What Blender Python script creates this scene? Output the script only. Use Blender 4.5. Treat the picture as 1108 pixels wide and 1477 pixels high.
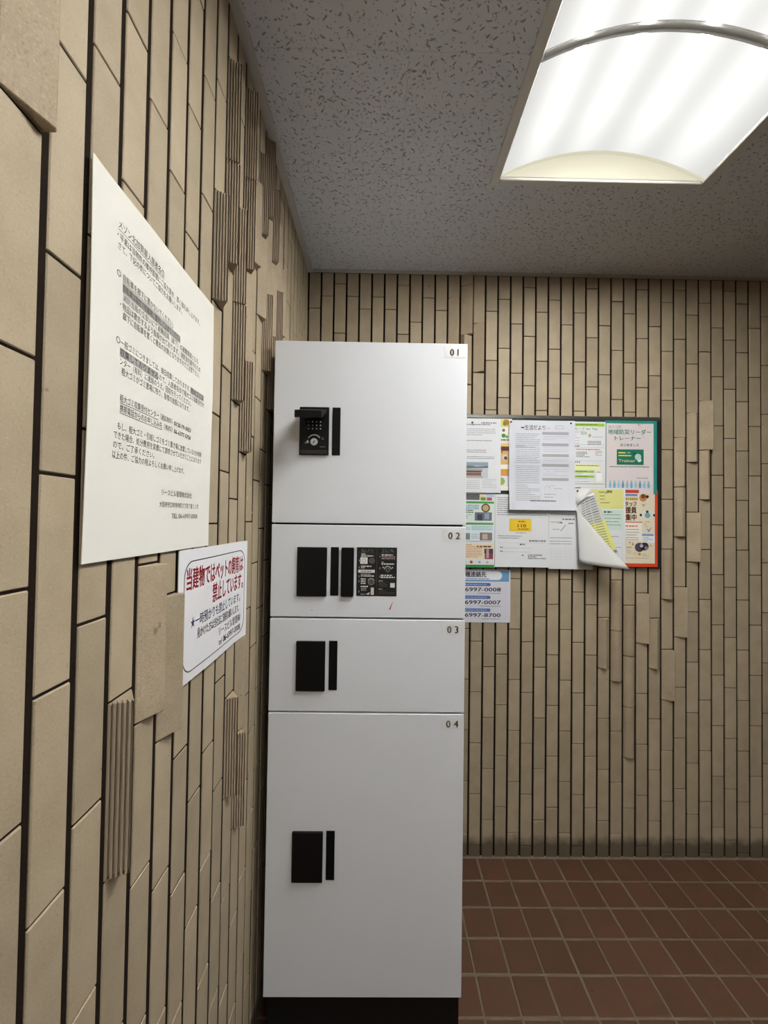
import bpy, math, random
from mathutils import Matrix, Vector
random.seed(7)
SC = bpy.context.scene
COL = SC.collection
for o in list(bpy.data.objects): bpy.data.objects.remove(o)

# ------------------------------------------------------------------ camera, world, exposure
S = .866
F_PX = 589.97
XL, D, H, CZ = -.2949, 1.5919, 1.2912, 2.2663       # left wall face, back wall face, camera height, ceiling
P, RR = .049795, .195084                             # tile pitch across / along
XB, YL = -.2924, .35302                              # first joint on the back wall / joint 0 on the left wall
cam_d = bpy.data.cameras.new('camera')
cam_d.sensor_fit = 'HORIZONTAL'; cam_d.sensor_width = 36.0
cam_d.lens = F_PX * 36.0 / 1108.0
cam_d.clip_start = .01
cam = bpy.data.objects.new('camera', cam_d); COL.objects.link(cam)
yaw, pitch, roll = .00975, .018935, .0137
fwd = Vector((math.sin(yaw)*math.cos(pitch), math.cos(yaw)*math.cos(pitch), math.sin(pitch)))
rt = Vector((math.cos(yaw), -math.sin(yaw), 0)); up = rt.cross(fwd)
r2 = math.cos(roll)*rt + math.sin(roll)*up
u2 = -math.sin(roll)*rt + math.cos(roll)*up
m = Matrix((r2, u2, -fwd)).transposed().to_4x4(); m.translation = (0, 0, H)
cam.matrix_world = m
SC.camera = cam
w = bpy.data.worlds.new('world'); SC.world = w; w.use_nodes = True
w.node_tree.nodes['Background'].inputs[0].default_value = (.9, .95, 1, 1)
w.node_tree.nodes['Background'].inputs[1].default_value = .006
SC.view_settings.view_transform = 'Standard'; SC.view_settings.look = 'None'
SC.view_settings.gamma = 1; SC.view_settings.use_curve_mapping = False
SC.view_settings.exposure = 0.0
LAMP_PEAK, LAMP_BASE = 132.0, .72
ROOM_X1, ROOM_Y0 = 2.30, -2.90

# ------------------------------------------------------------------ helpers
def lin(c):
    return tuple((v/12.92 if v <= .04045 else ((v+.055)/1.055)**2.4) for v in c)
def rgb(r, g, b): return lin((r/255, g/255, b/255)) + (1,)
def hexc(h): return rgb(int(h[0:2], 16), int(h[2:4], 16), int(h[4:6], 16))

MATS = {}
def mat(name, color, rough=.6, metal=0, spec=.5):
    if name in MATS: return MATS[name]
    mt = bpy.data.materials.new(name); mt.use_nodes = True
    b = mt.node_tree.nodes['Principled BSDF']
    b.inputs['Base Color'].default_value = color; b.inputs['Roughness'].default_value = rough
    b.inputs['Metallic'].default_value = metal; b.inputs['Specular IOR Level'].default_value = spec
    MATS[name] = mt
    return mt
def ink(h, rough=.6): return mat('ink_'+h, hexc(h), rough)

class G:
    """tiny node-graph helper"""
    def __init__(s, mt): s.t = mt.node_tree; s.n = s.t.nodes
    def new(s, typ, **kw):
        n = s.n.new(typ)
        for k, v in kw.items(): setattr(n, k, v)
        return n
    def link(s, a, b): s.t.links.new(a, b)
    def math(s, op, a, b=None, c=None):
        n = s.new('ShaderNodeMath', operation=op)
        for i, v in enumerate((a, b, c)):
            if v is None: continue
            if isinstance(v, (int, float)): n.inputs[i].default_value = v
            else: s.link(v, n.inputs[i])
        return n.outputs[0]
    def mix(s, fac, a, b, blend='MIX'):
        n = s.new('ShaderNodeMix', data_type='RGBA', blend_type=blend)
        for sock, v in ((n.inputs[0], fac), (n.inputs[6], a), (n.inputs[7], b)):
            if isinstance(v, (int, float)): sock.default_value = v
            elif isinstance(v, tuple): sock.default_value = v
            else: s.link(v, sock)
        return n.outputs[2]
    def noise(s, vec, scale, detail=3, rough=.55):
        n = s.new('ShaderNodeTexNoise'); n.inputs['Scale'].default_value = scale
        n.inputs['Detail'].default_value = detail; n.inputs['Roughness'].default_value = rough
        if vec is not None: s.link(vec, n.inputs['Vector'])
        return n.outputs['Fac']
    def ramp(s, fac, stops):
        n = s.new('ShaderNodeValToRGB'); e = n.color_ramp.elements
        while len(e) > 1: e.remove(e[-1])
        e[0].position, e[0].color = stops[0]
        for p, c in stops[1:]:
            k = e.new(p); k.color = c
        s.link(fac, n.inputs[0]); return n.outputs[0]
    def bump(s, h, strength, dist):
        n = s.new('ShaderNodeBump'); n.inputs['Strength'].default_value = strength
        n.inputs['Distance'].default_value = dist; s.link(h, n.inputs['Height']); return n.outputs[0]

def new_mat(name, rough=.7, spec=.4):
    mt = bpy.data.materials.new(name); mt.use_nodes = True
    b = mt.node_tree.nodes['Principled BSDF']
    b.inputs['Roughness'].default_value = rough; b.inputs['Specular IOR Level'].default_value = spec
    return mt, G(mt), b

def W(v): return (v, v, v, 1)

def tile_material(name, base, dark, light, grime_z=None, speck=.5, rough=.62, bump=.35):
    mt, g, b = new_mat(name, rough, .35)
    tc = g.new('ShaderNodeTexCoord'); oi = g.new('ShaderNodeObjectInfo')
    off = g.new('ShaderNodeCombineXYZ')
    g.link(g.math('MULTIPLY', oi.outputs['Random'], 37.0), off.inputs[0])
    g.link(g.math('MULTIPLY', oi.outputs['Random'], 91.0), off.inputs[2])
    va = g.new('ShaderNodeVectorMath', operation='ADD')
    g.link(tc.outputs['Object'], va.inputs[0]); g.link(off.outputs[0], va.inputs[1])
    v = va.outputs[0]
    big = g.noise(v, 14, 3); fine = g.noise(v, 420, 2, .6); mid = g.noise(v, 90, 3)
    c = g.mix(g.ramp(big, [(.32, W(0)), (.68, W(1))]), dark, light)
    c = g.mix(.45, c, base)
    c = g.mix(g.ramp(fine, [(.56, W(0)), (.72, W(speck))]), c, tuple(x*1.28 for x in base[:3])+(1,))
    c = g.mix(g.ramp(fine, [(.28, W(speck*.9)), (.42, W(0))]), c, tuple(x*.62 for x in base[:3])+(1,))
    # per-piece tint
    br = g.math('ADD', g.math('MULTIPLY', oi.outputs['Random'], .16), .92)
    cm = g.new('ShaderNodeCombineXYZ')
    for i in range(3): g.link(br, cm.inputs[i])
    c = g.mix(1.0, c, cm.outputs[0], 'MULTIPLY')
    # small dark flecks of dirt
    sp = g.noise(v, 55, 2, .5)
    c = g.mix(g.ramp(sp, [(.735, W(0)), (.77, W(.55))]), c, tuple(x*.33 for x in base[:3])+(1,))
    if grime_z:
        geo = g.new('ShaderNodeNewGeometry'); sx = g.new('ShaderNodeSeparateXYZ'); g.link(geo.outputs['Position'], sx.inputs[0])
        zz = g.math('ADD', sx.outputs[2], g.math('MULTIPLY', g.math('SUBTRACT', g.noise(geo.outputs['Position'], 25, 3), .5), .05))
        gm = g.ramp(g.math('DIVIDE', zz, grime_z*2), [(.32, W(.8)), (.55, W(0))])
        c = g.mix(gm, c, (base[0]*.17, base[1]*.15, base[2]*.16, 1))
    g.link(c, b.inputs['Base Color'])
    h = g.math('ADD', g.math('MULTIPLY', fine, .5), g.math('MULTIPLY', mid, .8))
    g.link(g.bump(h, bump, .0012), b.inputs['Normal'])
    return mt

BASE = rgb(174, 159, 134)
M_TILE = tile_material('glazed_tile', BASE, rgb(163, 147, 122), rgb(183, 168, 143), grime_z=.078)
M_RELIEF = tile_material('relief_tile', rgb(170, 154, 130), rgb(158, 141, 117), rgb(179, 164, 140), speck=.8, rough=.75, bump=.2)
M_RIB = tile_material('ribbed_tile', rgb(168, 151, 129), rgb(160, 143, 121), rgb(174, 158, 136), speck=.25, rough=.75, bump=.03)
M_FLOOR = tile_material('quarry_tile', rgb(92, 67, 51), rgb(84, 63, 48), rgb(100, 65, 48), speck=.35, rough=.5)
def grout_material(name, c1, c2):
    mt, g, b = new_mat(name, .95, .1)
    tc = g.new('ShaderNodeTexCoord')
    g.link(g.mix(g.noise(tc.outputs['Object'], 30, 4), c1, c2), b.inputs['Base Color'])
    g.link(g.bump(g.noise(tc.outputs['Object'], 260, 3), .6, .001), b.inputs['Normal'])
    return mt
M_GROUT = grout_material('dark_grout', rgb(28, 21, 17), rgb(42, 32, 25))
M_FGROUT = grout_material('floor_grout', rgb(134, 120, 104), rgb(98, 86, 73))

def ceiling_material():
    mt, g, b = new_mat('rock_wool_board', .95, .1)
    geo = g.new('ShaderNodeNewGeometry'); pos = geo.outputs['Position']
    def layer(scale, la, lb, seed, edge, thin):
        off = g.new('ShaderNodeVectorMath', operation='ADD'); off.inputs[1].default_value = (seed, seed*.7, 0)
        g.link(pos, off.inputs[0])
        # wobble so that the strokes bend
        nz = g.new('ShaderNodeTexNoise'); nz.inputs['Scale'].default_value = 70; g.link(off.outputs[0], nz.inputs['Vector'])
        wob = g.new('ShaderNodeVectorMath', operation='SCALE'); wob.inputs['Scale'].default_value = .008
        g.link(nz.outputs['Color'], wob.inputs[0])
        ad = g.new('ShaderNodeVectorMath', operation='ADD'); g.link(off.outputs[0], ad.inputs[0]); g.link(wob.outputs[0], ad.inputs[1])
        vo = g.new('ShaderNodeTexVoronoi', voronoi_dimensions='2D'); vo.inputs['Scale'].default_value = scale
        g.link(ad.outputs[0], vo.inputs['Vector'])
        d = g.new('ShaderNodeVectorMath', operation='SUBTRACT'); g.link(ad.outputs[0], d.inputs[0]); g.link(vo.outputs['Position'], d.inputs[1])
        cs = g.new('ShaderNodeSeparateColor'); g.link(vo.outputs['Color'], cs.inputs[0])
        rot = g.new('ShaderNodeVectorRotate', rotation_type='Z_AXIS'); g.link(d.outputs[0], rot.inputs['Vector'])
        g.link(g.math('ADD', g.math('MULTIPLY', cs.outputs[0], 2.2), -1.1), rot.inputs['Angle'])
        s = g.new('ShaderNodeSeparateXYZ'); g.link(rot.outputs[0], s.inputs[0])
        ln = g.math('MULTIPLY_ADD', cs.outputs[1], la, la*.35)
        ex = g.math('DIVIDE', g.math('ABSOLUTE', s.outputs[0]), ln)
        ey = g.math('DIVIDE', g.math('ABSOLUTE', s.outputs[1]), lb)
        r = g.math('ADD', g.math('POWER', ex, 2.0), g.math('POWER', ey, 2.0))
        return g.math('MULTIPLY', g.ramp(r, [(.55, W(1)), (edge, W(0))]), g.math('GREATER_THAN', cs.outputs[2], thin))
    a = layer(64, .0056, .0018, 3.1, 1.0, .42); c = layer(110, .0022, .0014, 9.7, 1.0, .5)
    msk = g.math('MAXIMUM', a, g.math('MULTIPLY', c, .7))
    base = g.mix(g.noise(pos, 5, 3), rgb(196, 198, 203), rgb(206, 208, 212))
    g.link(g.mix(g.math('MULTIPLY', msk, .6), base, rgb(92, 84, 78)), b.inputs['Base Color'])
    h = g.math('SUBTRACT', g.math('MULTIPLY', g.noise(pos, 300, 2), .15), msk)
    g.link(g.bump(h, .8, .002), b.inputs['Normal'])
    return mt
M_CEIL = ceiling_material()

def add(name, verts, faces, material, parent=None, smooth=False):
    me = bpy.data.meshes.new(name); me.from_pydata([tuple(v) for v in verts], [], faces); me.update()
    if material: me.materials.append(material)
    if smooth:
        for p in me.polygons: p.use_smooth = True
    o = bpy.data.objects.new(name, me); COL.objects.link(o)
    if parent: o.parent = parent
    return o
def tag(o, label=None, cat=None, group=None, kind=None):
    if label: o['label'] = label
    if cat: o['category'] = cat
    if group: o['group'] = group
    if kind: o['kind'] = kind
    return o
def empty(name, loc):
    o = bpy.data.objects.new(name, None); o.empty_display_size = .05; COL.objects.link(o); o.location = loc
    return o

class MB:
    def __init__(s): s.v = []; s.f = []
    def box(s, x0, x1, y0, y1, z0, z1, bev=0):
        n = len(s.v)
        if bev <= 0:
            s.v += [(x, y, z) for z in (z0, z1) for y in (y0, y1) for x in (x0, x1)]
            for q in ((0, 2, 3, 1), (4, 5, 7, 6), (0, 1, 5, 4), (2, 6, 7, 3), (0, 4, 6, 2), (1, 3, 7, 5)):
                s.f.append(tuple(n+i for i in q))
            return s
        b = bev
        # chamfered box: 24 vertices
        idx = {}
        for cx in (0, 1):
            for cy in (0, 1):
                for cz in (0, 1):
                    X, Y, Z = (x0, x1)[cx], (y0, y1)[cy], (z0, z1)[cz]
                    sx, sy, sz = (1, -1)[cx], (1, -1)[cy], (1, -1)[cz]
                    for a, off in (('x', (0, sy*b, sz*b)), ('y', (sx*b, 0, sz*b)), ('z', (sx*b, sy*b, 0))):
                        idx[(cx, cy, cz, a)] = len(s.v); s.v.append((X+off[0], Y+off[1], Z+off[2]))
        I = lambda *k: idx[k]
        for c in (0, 1):
            q = [I(c, 0, 0, 'x'), I(c, 1, 0, 'x'), I(c, 1, 1, 'x'), I(c, 0, 1, 'x')]; s.f.append(tuple(q if c else q[::-1]))
            q = [I(0, c, 0, 'y'), I(0, c, 1, 'y'), I(1, c, 1, 'y'), I(1, c, 0, 'y')]; s.f.append(tuple(q if c else q[::-1]))
            q = [I(0, 0, c, 'z'), I(1, 0, c, 'z'), I(1, 1, c, 'z'), I(0, 1, c, 'z')]; s.f.append(tuple(q if c else q[::-1]))
        def fix(q):
            cen = Vector(((x0+x1)/2, (y0+y1)/2, (z0+z1)/2))
            p = [Vector(s.v[i]) for i in q]
            nn = (p[1]-p[0]).cross(p[2]-p[0])
            s.f.append(tuple(q if nn.dot(sum(p, Vector())/len(p)-cen) > 0 else q[::-1]))
        for a in (0, 1):
            for c in (0, 1):
                fix([I(a, c, 0, 'x'), I(a, c, 1, 'x'), I(a, c, 1, 'y'), I(a, c, 0, 'y')])
                fix([I(a, 0, c, 'x'), I(a, 1, c, 'x'), I(a, 1, c, 'z'), I(a, 0, c, 'z')])
                fix([I(0, a, c, 'y'), I(1, a, c, 'y'), I(1, a, c, 'z'), I(0, a, c, 'z')])
                for e in (0, 1):
                    fix([I(a, c, e, 'x'), I(a, c, e, 'y'), I(a, c, e, 'z')])
        return s
    def build(s, name, material, parent=None, smooth=False): return add(name, s.v, s.f, material, parent, smooth)

# ------------------------------------------------------------------ wall tiles
GAP_V, GAP_H, BACK, CH = .0088, .0029, -.014, .0010
TW = P - GAP_V
def profile(kind, t=.5, p=.012):
    """front outline of a tile across its width: (u, out of wall)"""
    if kind == 'flat':
        return [(0, -CH), (CH, 0), (TW-CH, 0), (TW, -CH)]
    if kind == 'ribbed':                       # steep ridged flank, plain far flank
        t, p = .28, .020
        n = 5; A = Vector((0, -.001)); B = Vector((t*TW, p)); dv = B-A; nv = Vector((-dv.y, dv.x)).normalized()
        pts = []
        for i in range(n):
            a = A+dv*(i/n); b_ = A+dv*((i+.50)/n); c = A+dv*((i+.56)/n)-nv*.0026*-1; 
            pts += [a, b_, A+dv*((i+.56)/n)-nv*.0060, A+dv*((i+.94)/n)-nv*.0060]
        pts += [B, Vector((TW, 0))]
        return [(q.x, q.y) for q in pts]
    if kind == 'ridge':
        return [(0, -CH), (.0008, 0), (t*TW-.0015, p-.0004), (t*TW+.0015, p-.0004), (TW-.0008, 0), (TW, -CH)]
    if kind == 'wedge':
        return [(0, -CH), (.0008, 0), (TW*.93, p), (TW, p-.0016), (TW, 0)]
    if kind == 'round':
        return [(0, -CH)] + [(TW*i/8, p*math.sin(math.pi*i/8)**.8) for i in range(1, 8)] + [(TW, -CH)]
PROTO = {}
def tile_geo(kind, h, t=.5, p=.012):
    pr = [(0, BACK)] + profile(kind, t, p) + [(TW, BACK)]
    n = len(pr); v = []; f = []
    for z, red in ((0, CH), (CH, 0), (h-CH, 0), (h, CH)):
        for i, (u, d) in enumerate(pr):
            dd = d if i in (0, n-1) else d-red
            v.append((u, -dd, z))
    for k in range(3):
        for i in range(n-1):
            a = k*n+i; f.append((a, a+1, a+n+1, a+n))
    f.append(tuple(range(n-1, -1, -1))); f.append(tuple(3*n+i for i in range(n)))
    return v, f
def tile_mesh(kind, h, t, p):
    key = (kind, round(h, 4), t, p, TW)
    if key not in PROTO:
        v, f = tile_geo(kind, h, t, p)
        me = bpy.data.meshes.new('wall_tile'); me.from_pydata(v, [], f); me.update()
        me.materials.append({'flat': M_TILE, 'ribbed': M_RIB}.get(kind, M_RELIEF))
        PROTO[key] = me
    return PROTO[key]
def place_tile(side, base, z0, z1, parent, spec=None):
    kind, t, p = spec or ('flat', .5, .012)
    h = z1-z0-GAP_H
    if h < .006: return
    o = bpy.data.objects.new('wall_tile' if kind == 'flat' else 'relief_tile', tile_mesh(kind, h, t, p)); COL.objects.link(o); o.parent = parent
    j = random.uniform(-.0006, .0006); tw = random.uniform(-.006, .006)
    if side == 'back': o.location = (base+GAP_V/2, D+j, z0+GAP_H/2); o.rotation_euler = (0, 0, tw)
    else: o.location = (XL+j, base+GAP_V/2, z0+GAP_H/2); o.rotation_euler = (0, 0, math.pi/2+tw)
def stuff_tile(mb, side, base, z0, z1, spec=None):
    h = z1-z0-GAP_H
    if h < .006: return
    v, f = tile_geo(*( (spec[0], h, spec[1], spec[2]) if spec else ('flat', h)))
    n = len(mb.v)
    for x, y, z in v:
        mb.v.append((base+GAP_V/2+x, D+y, z0+GAP_H/2+z) if side == 'back' else (XL-y, base+GAP_V/2+x, z0+GAP_H/2+z))
    mb.f += [tuple(n+i for i in q) for q in f]
def joints(ph, zlo, zhi):
    """heights of the cross joints, ph counted in quarter tiles"""
    z = ph/4*RR; out = [zlo]
    k = math.floor((zlo-z)/RR)+1
    while z+k*RR < zhi-.004:
        if z+k*RR > zlo+.004: out.append(z+k*RR)
        k += 1
    return out+[zhi]
def spec_for(table, k, zt):
    for kk, ztop, spec in table:
        if kk == k and abs(ztop-zt) < .05: return spec
    return None

# structure slabs (grout beds) first
T = .12
wall_left = tag(MB().box(XL-T, XL-.0017, ROOM_Y0, D+.0, 0, CZ).build('wall_left', M_GROUT), kind='structure')
wall_back = tag(MB().box(XL-T, ROOM_X1+T, D+.0042, D+T, 0, CZ).build('wall_back', M_GROUT), kind='structure')
floor = tag(MB().box(XL-T, ROOM_X1+T, ROOM_Y0-T, D+T, -.1, -.0012).build('floor', M_FGROUT), kind='structure')
wall_left['label'] = 'wall on the left clad in upright beige tiles with ribbed relief pieces'
wall_back['label'] = 'far wall clad in narrow upright beige tiles behind the lockers'
floor['label'] = 'dark red-brown square tiled floor with pale joints'
M_PLAIN = tile_material('plain_render', rgb(74, 67, 58), rgb(68, 62, 54), rgb(80, 73, 63))
tag(MB().box(ROOM_X1, ROOM_X1+T, ROOM_Y0, D, 0, CZ).build('wall_right', M_PLAIN), 'plain beige wall at the right end of the lobby', kind='structure')
tag(MB().box(XL-T, ROOM_X1+T, ROOM_Y0-T, ROOM_Y0, 0, CZ).build('wall_near', M_PLAIN), 'plain beige wall behind the viewer', kind='structure')

# left wall: column -> phase in quarter tiles
LPH = {-1: 1.2, 0: 3.23, 1: .25, 2: 2.25, 3: 1.24, 4: .25, 5: 3.22, 6: 1.25, 7: 2.25, 8: .26, 9: 3.25, 10: 1.3, 11: 2.3,
       12: .3, 13: 1.95, 14: .25, 15: 3.25, 16: 1.25, 17: 2.25, 18: .25, 19: 1.25, 20: 3.25, 21: 2.25, 22: .25, 23: 1.25, 24: 3.25}
RIB = ('ribbed', .3, .017)
def WG(p=.015): return ('wedge', .93, p)
def RG(t, p=.017): return ('ridge', t, p)
def RO(p=.014): return ('round', .5, p)
LREL = [(-1, 1.813, WG(.014)), (-1, 2.008, WG(.014)), (2, 1.085, RIB), (3, 1.232, WG()), (4, 1.179, WG()), (7, 1.866, RIB), (8, 1.966, RIB),
        (8, 2.161, RIB), (9, 1.916, RIB), (9, 1.721, RIB), (9, .941, RIB), (10, 2.21, RIB), (10, 2.014, RIB),
        (10, 1.819, RG(.72, .013)), (10, 1.624, RIB), (10, .844, RIB), (10, 1.039, RG(.72, .012)), (11, 2.064, RG(.72, .013)), 
        (12, 2.16, RIB), (12, 1.965, RG(.72, .013)), (13, 2.243, RIB), (13, 2.048, RG(.6, .012)), (13, 1.853, RIB),
        (14, 1.77, RIB), (14, 1.965, RG(.6, .012)), (14, 2.16, RIB), (15, 2.111, RG(.6, .012)), (15, 1.916, RIB),
        (16, 2.013, RG(.7, .012)), (17, 1.869, RG(.7, .01))]
def joints_left(k): return joints(LPH.get(k, random.choice((0, 1, 2, 3))+.25), 0, CZ-.0095)
mb = MB()
k0 = math.floor((ROOM_Y0-YL)/P)+1
for k in range(k0, 25):
    js = joints_left(k); y = YL+k*P
    for a, b in zip(js, js[1:]):
        if y+P > D+.006: continue
        sp = spec_for(LREL, k, b) if b < CZ-.0105 else None
        hidden = k < -1 or (y > 1.06 and b < 1.80)
        if k == -1 and not (.75 < b): hidden = hidden or b < .8
        if hidden: stuff_tile(mb, 'left', y, a, b, sp)
        else: place_tile('left', y, a, b, wall_left, sp)
# cut strip of tile in the corner
y = YL+24*P
tag(mb.build('tile_field', M_TILE, wall_left), kind='stuff')

GAP_V = .0072; TW = P-GAP_V          # the far wall has slightly narrower, deeper joints
QT = [3, 0, 1, 0, 3, 0, 3, 1, 2, 0, 3, 0, 1, 2, 3, 0, 2, 1, 3, 0, 2, 3, 1, 2, 0, 3, 1, 2, 0, 1, 3, 0, 2, 1, 0, 2, 3]
QB = {13: 0, 14: 2, 15: 3, 16: 1, 17: 0, 18: 2, 19: 3, 20: 1, 21: 0, 22: 3, 23: 2, 24: 1, 25: 3, 26: 0, 27: 2}
BREL = [(11, 2.174, RG(.8)), (11, 1.979, RG(.8)), (12, 2.22, WG(.017)), (12, 2.025, RG(.25)), (13, 2.072, RG(.82)),
        (23, .92, RG(.5)), (24, 1.067, RO()), (24, .87, RO()), (25, .976, RO()), (25, .78, RO()), (25, .585, RO()),
        (26, 1.019, WG(.017)), (27, .92, RG(.5)), (28, 1.193, RO()), (28, .8, WG(.017)), (29, 1.045, WG(.017)),
        (29, 1.63, RG(.6)), (29, 1.435, RO(.015)), (30, 1.726, RG(.55)), (30, 1.338, WG(.017)), (31, 1.775, WG(.017)), (31, 1.58, RG(.52))]
mb = MB()
ncol = int((ROOM_X1-XB)/P)
for k in range(ncol):
    x = XB+k*P
    q = QT[k] if k < len(QT) else random.choice((0, 1, 2, 3))
    if k in QB or k < 13:
        zc = 1.40
        top = joints(q+.43, zc, CZ-.0065); bot = joints((QB[k] if k in QB else random.choice((0, 1, 2, 3)))+.9, 0, zc)
        segs = list(zip(bot, bot[1:]))+list(zip(top, top[1:]))
    else:
        js = joints(q+.43, 0, CZ-.0065); segs = list(zip(js, js[1:]))
    for a, b in segs:
        sp = spec_for(BREL, k, b)
        hid = (x+P < .30 and b < 1.93) or (.30 < x and x+P < 1.065 and a > 1.13 and b < 1.68) or k > 36
        if hid: stuff_tile(mb, 'back', x, a, b, sp)
        else: place_tile('back', x, a, b, wall_back, sp)
tag(mb.build('tile_field', M_TILE, wall_back), kind='stuff')

# ------------------------------------------------------------------ floor tiles
FP, FR, FX, FY, FG = .0993, .1012, .3892, 1.5905, .0052
def floor_proto():
    w_, l_, b = FP-FG, FR-FG, .0018
    v = []
    for z, i in ((-.008, 0), (-.0012, 0), (0, b)):
        v += [(i, i, z), (w_-i, i, z), (w_-i, l_-i, z), (i, l_-i, z)]
    f = [(8, 9, 10, 11)]
    for k in (0, 1):
        for i in range(4): f.append((k*4+i, k*4+(i+1) % 4, k*4+4+(i+1) % 4, k*4+4+i))
    return v, f
fv, ff = floor_proto()
fme = bpy.data.meshes.new('floor_tile'); fme.from_pydata(fv, [], ff); fme.update(); fme.materials.append(M_FLOOR)
mb = MB()
for i in range(-8, 21):
    for j in range(0, 46):
        x = FX+i*FP+FG/2; y = FY-(j+1)*FR+FG/2
        if x < XL-.02 or x+FP > ROOM_X1+.05 or y < ROOM_Y0-.05: continue
        dz = random.uniform(-.0006, .0004)
        x += random.uniform(-.0008, .0008); y += random.uniform(-.001, .001)
        if i >= -2 and x < 1.62 and j < 6 and i <= 12:
            o = bpy.data.objects.new('floor_tile', fme); COL.objects.link(o); o.parent = floor
            o.location = (x, y, dz); o.rotation_euler = (0, 0, random.uniform(-.006, .006))
        else:
            n = len(mb.v); mb.v += [(a+x, b+y, c+dz) for a, b, c in fv]; mb.f += [tuple(n+t for t in q) for q in ff]
tag(mb.build('tile_field', M_FLOOR, floor), kind='stuff')
# mortar fillet along the foot of the far wall
add('mortar_fillet', [(XL, D-.007, 0), (ROOM_X1, D-.007, 0), (ROOM_X1, D+.004, .005), (XL, D+.004, .005)], [(0, 1, 2, 3)], M_FGROUT, floor)

# ------------------------------------------------------------------ ceiling boards and trims
LX0, LX1, LY0, LY1 = .327, .9025, -.073, 1.137      # light opening
LPITCH = 1.95                                       # set-back of the added, unseen fill fixture behind the viewer
HOLES = [(LX0-.012, LX1+.012, LY0-.012-k*LPITCH, LY1+.012-k*LPITCH) for k in (0, 1)]
cb = MB(); cb.box(XL-T, LX0-.02, ROOM_Y0-T, D+T, CZ+.014, CZ+.1).box(LX1+.02, ROOM_X1+T, ROOM_Y0-T, D+T, CZ+.014, CZ+.1)
for ya, yb in ((ROOM_Y0-T, LY0-LPITCH-.02), (LY1-LPITCH+.02, LY0-.02), (LY1+.02, D+T)): cb.box(LX0-.02, LX1+.02, ya, yb, CZ+.014, CZ+.1)
ceiling = tag(cb.build('ceiling', mat('ceiling_backing', rgb(120, 116, 110), .9)), 'pale ceiling of pitted rock-wool boards', kind='structure')
BX, BY, BG = .606, .303, .0005
for i in range(-1, 5):
    for j in range(-13, 4):
        x0, x1 = .047+(i-1)*BX, .047+i*BX; y0, y1 = .832+(j-1)*BY, .832+j*BY
        x0, x1, y0, y1 = max(x0, XL), min(x1, ROOM_X1), max(y0, ROOM_Y0), min(y1, D)
        if x1-x0 < .01 or y1-y0 < .01: continue
        x0 += BG/2; x1 -= BG/2; y0 += BG/2; y1 -= BG/2
        b_ = MB(); parts = [(x0, x1, y0, y1)]
        for H0, H1, G0, G1 in HOLES:
            nxt = []
            for (p0, p1, p2, p3) in parts:
                hx0, hx1, hy0, hy1 = max(p0, H0), min(p1, H1), max(p2, G0), min(p3, G1)
                if hx0 < hx1 and hy0 < hy1: nxt += [(p0, hx0, p2, p3), (hx1, p1, p2, p3), (hx0, hx1, p2, hy0), (hx0, hx1, hy1, p3)]
                else: nxt.append((p0, p1, p2, p3))
            parts = [q for q in nxt if q[1]-q[0] > .001 and q[3]-q[2] > .001]
        for q in parts: b_.box(*q, CZ, CZ+.0135)
        if b_.v: b_.build('ceiling_board', M_CEIL, ceiling)
M_TRIM = mat('trim_paint', rgb(176, 173, 166), .5)
tag(MB().box(XL-.004, XL+.020, ROOM_Y0, D, CZ-.009, CZ-.0002, .0015).build('trim_1', M_TRIM), 'thin grey moulding between the left wall and the ceiling', kind='structure')
tag(MB().box(XL+.0205, ROOM_X1, D-.014, D+.003, CZ-.006, CZ-.0002, .001).build('trim_2', M_TRIM), 'thin grey moulding between the far wall and the ceiling', kind='structure')

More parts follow.
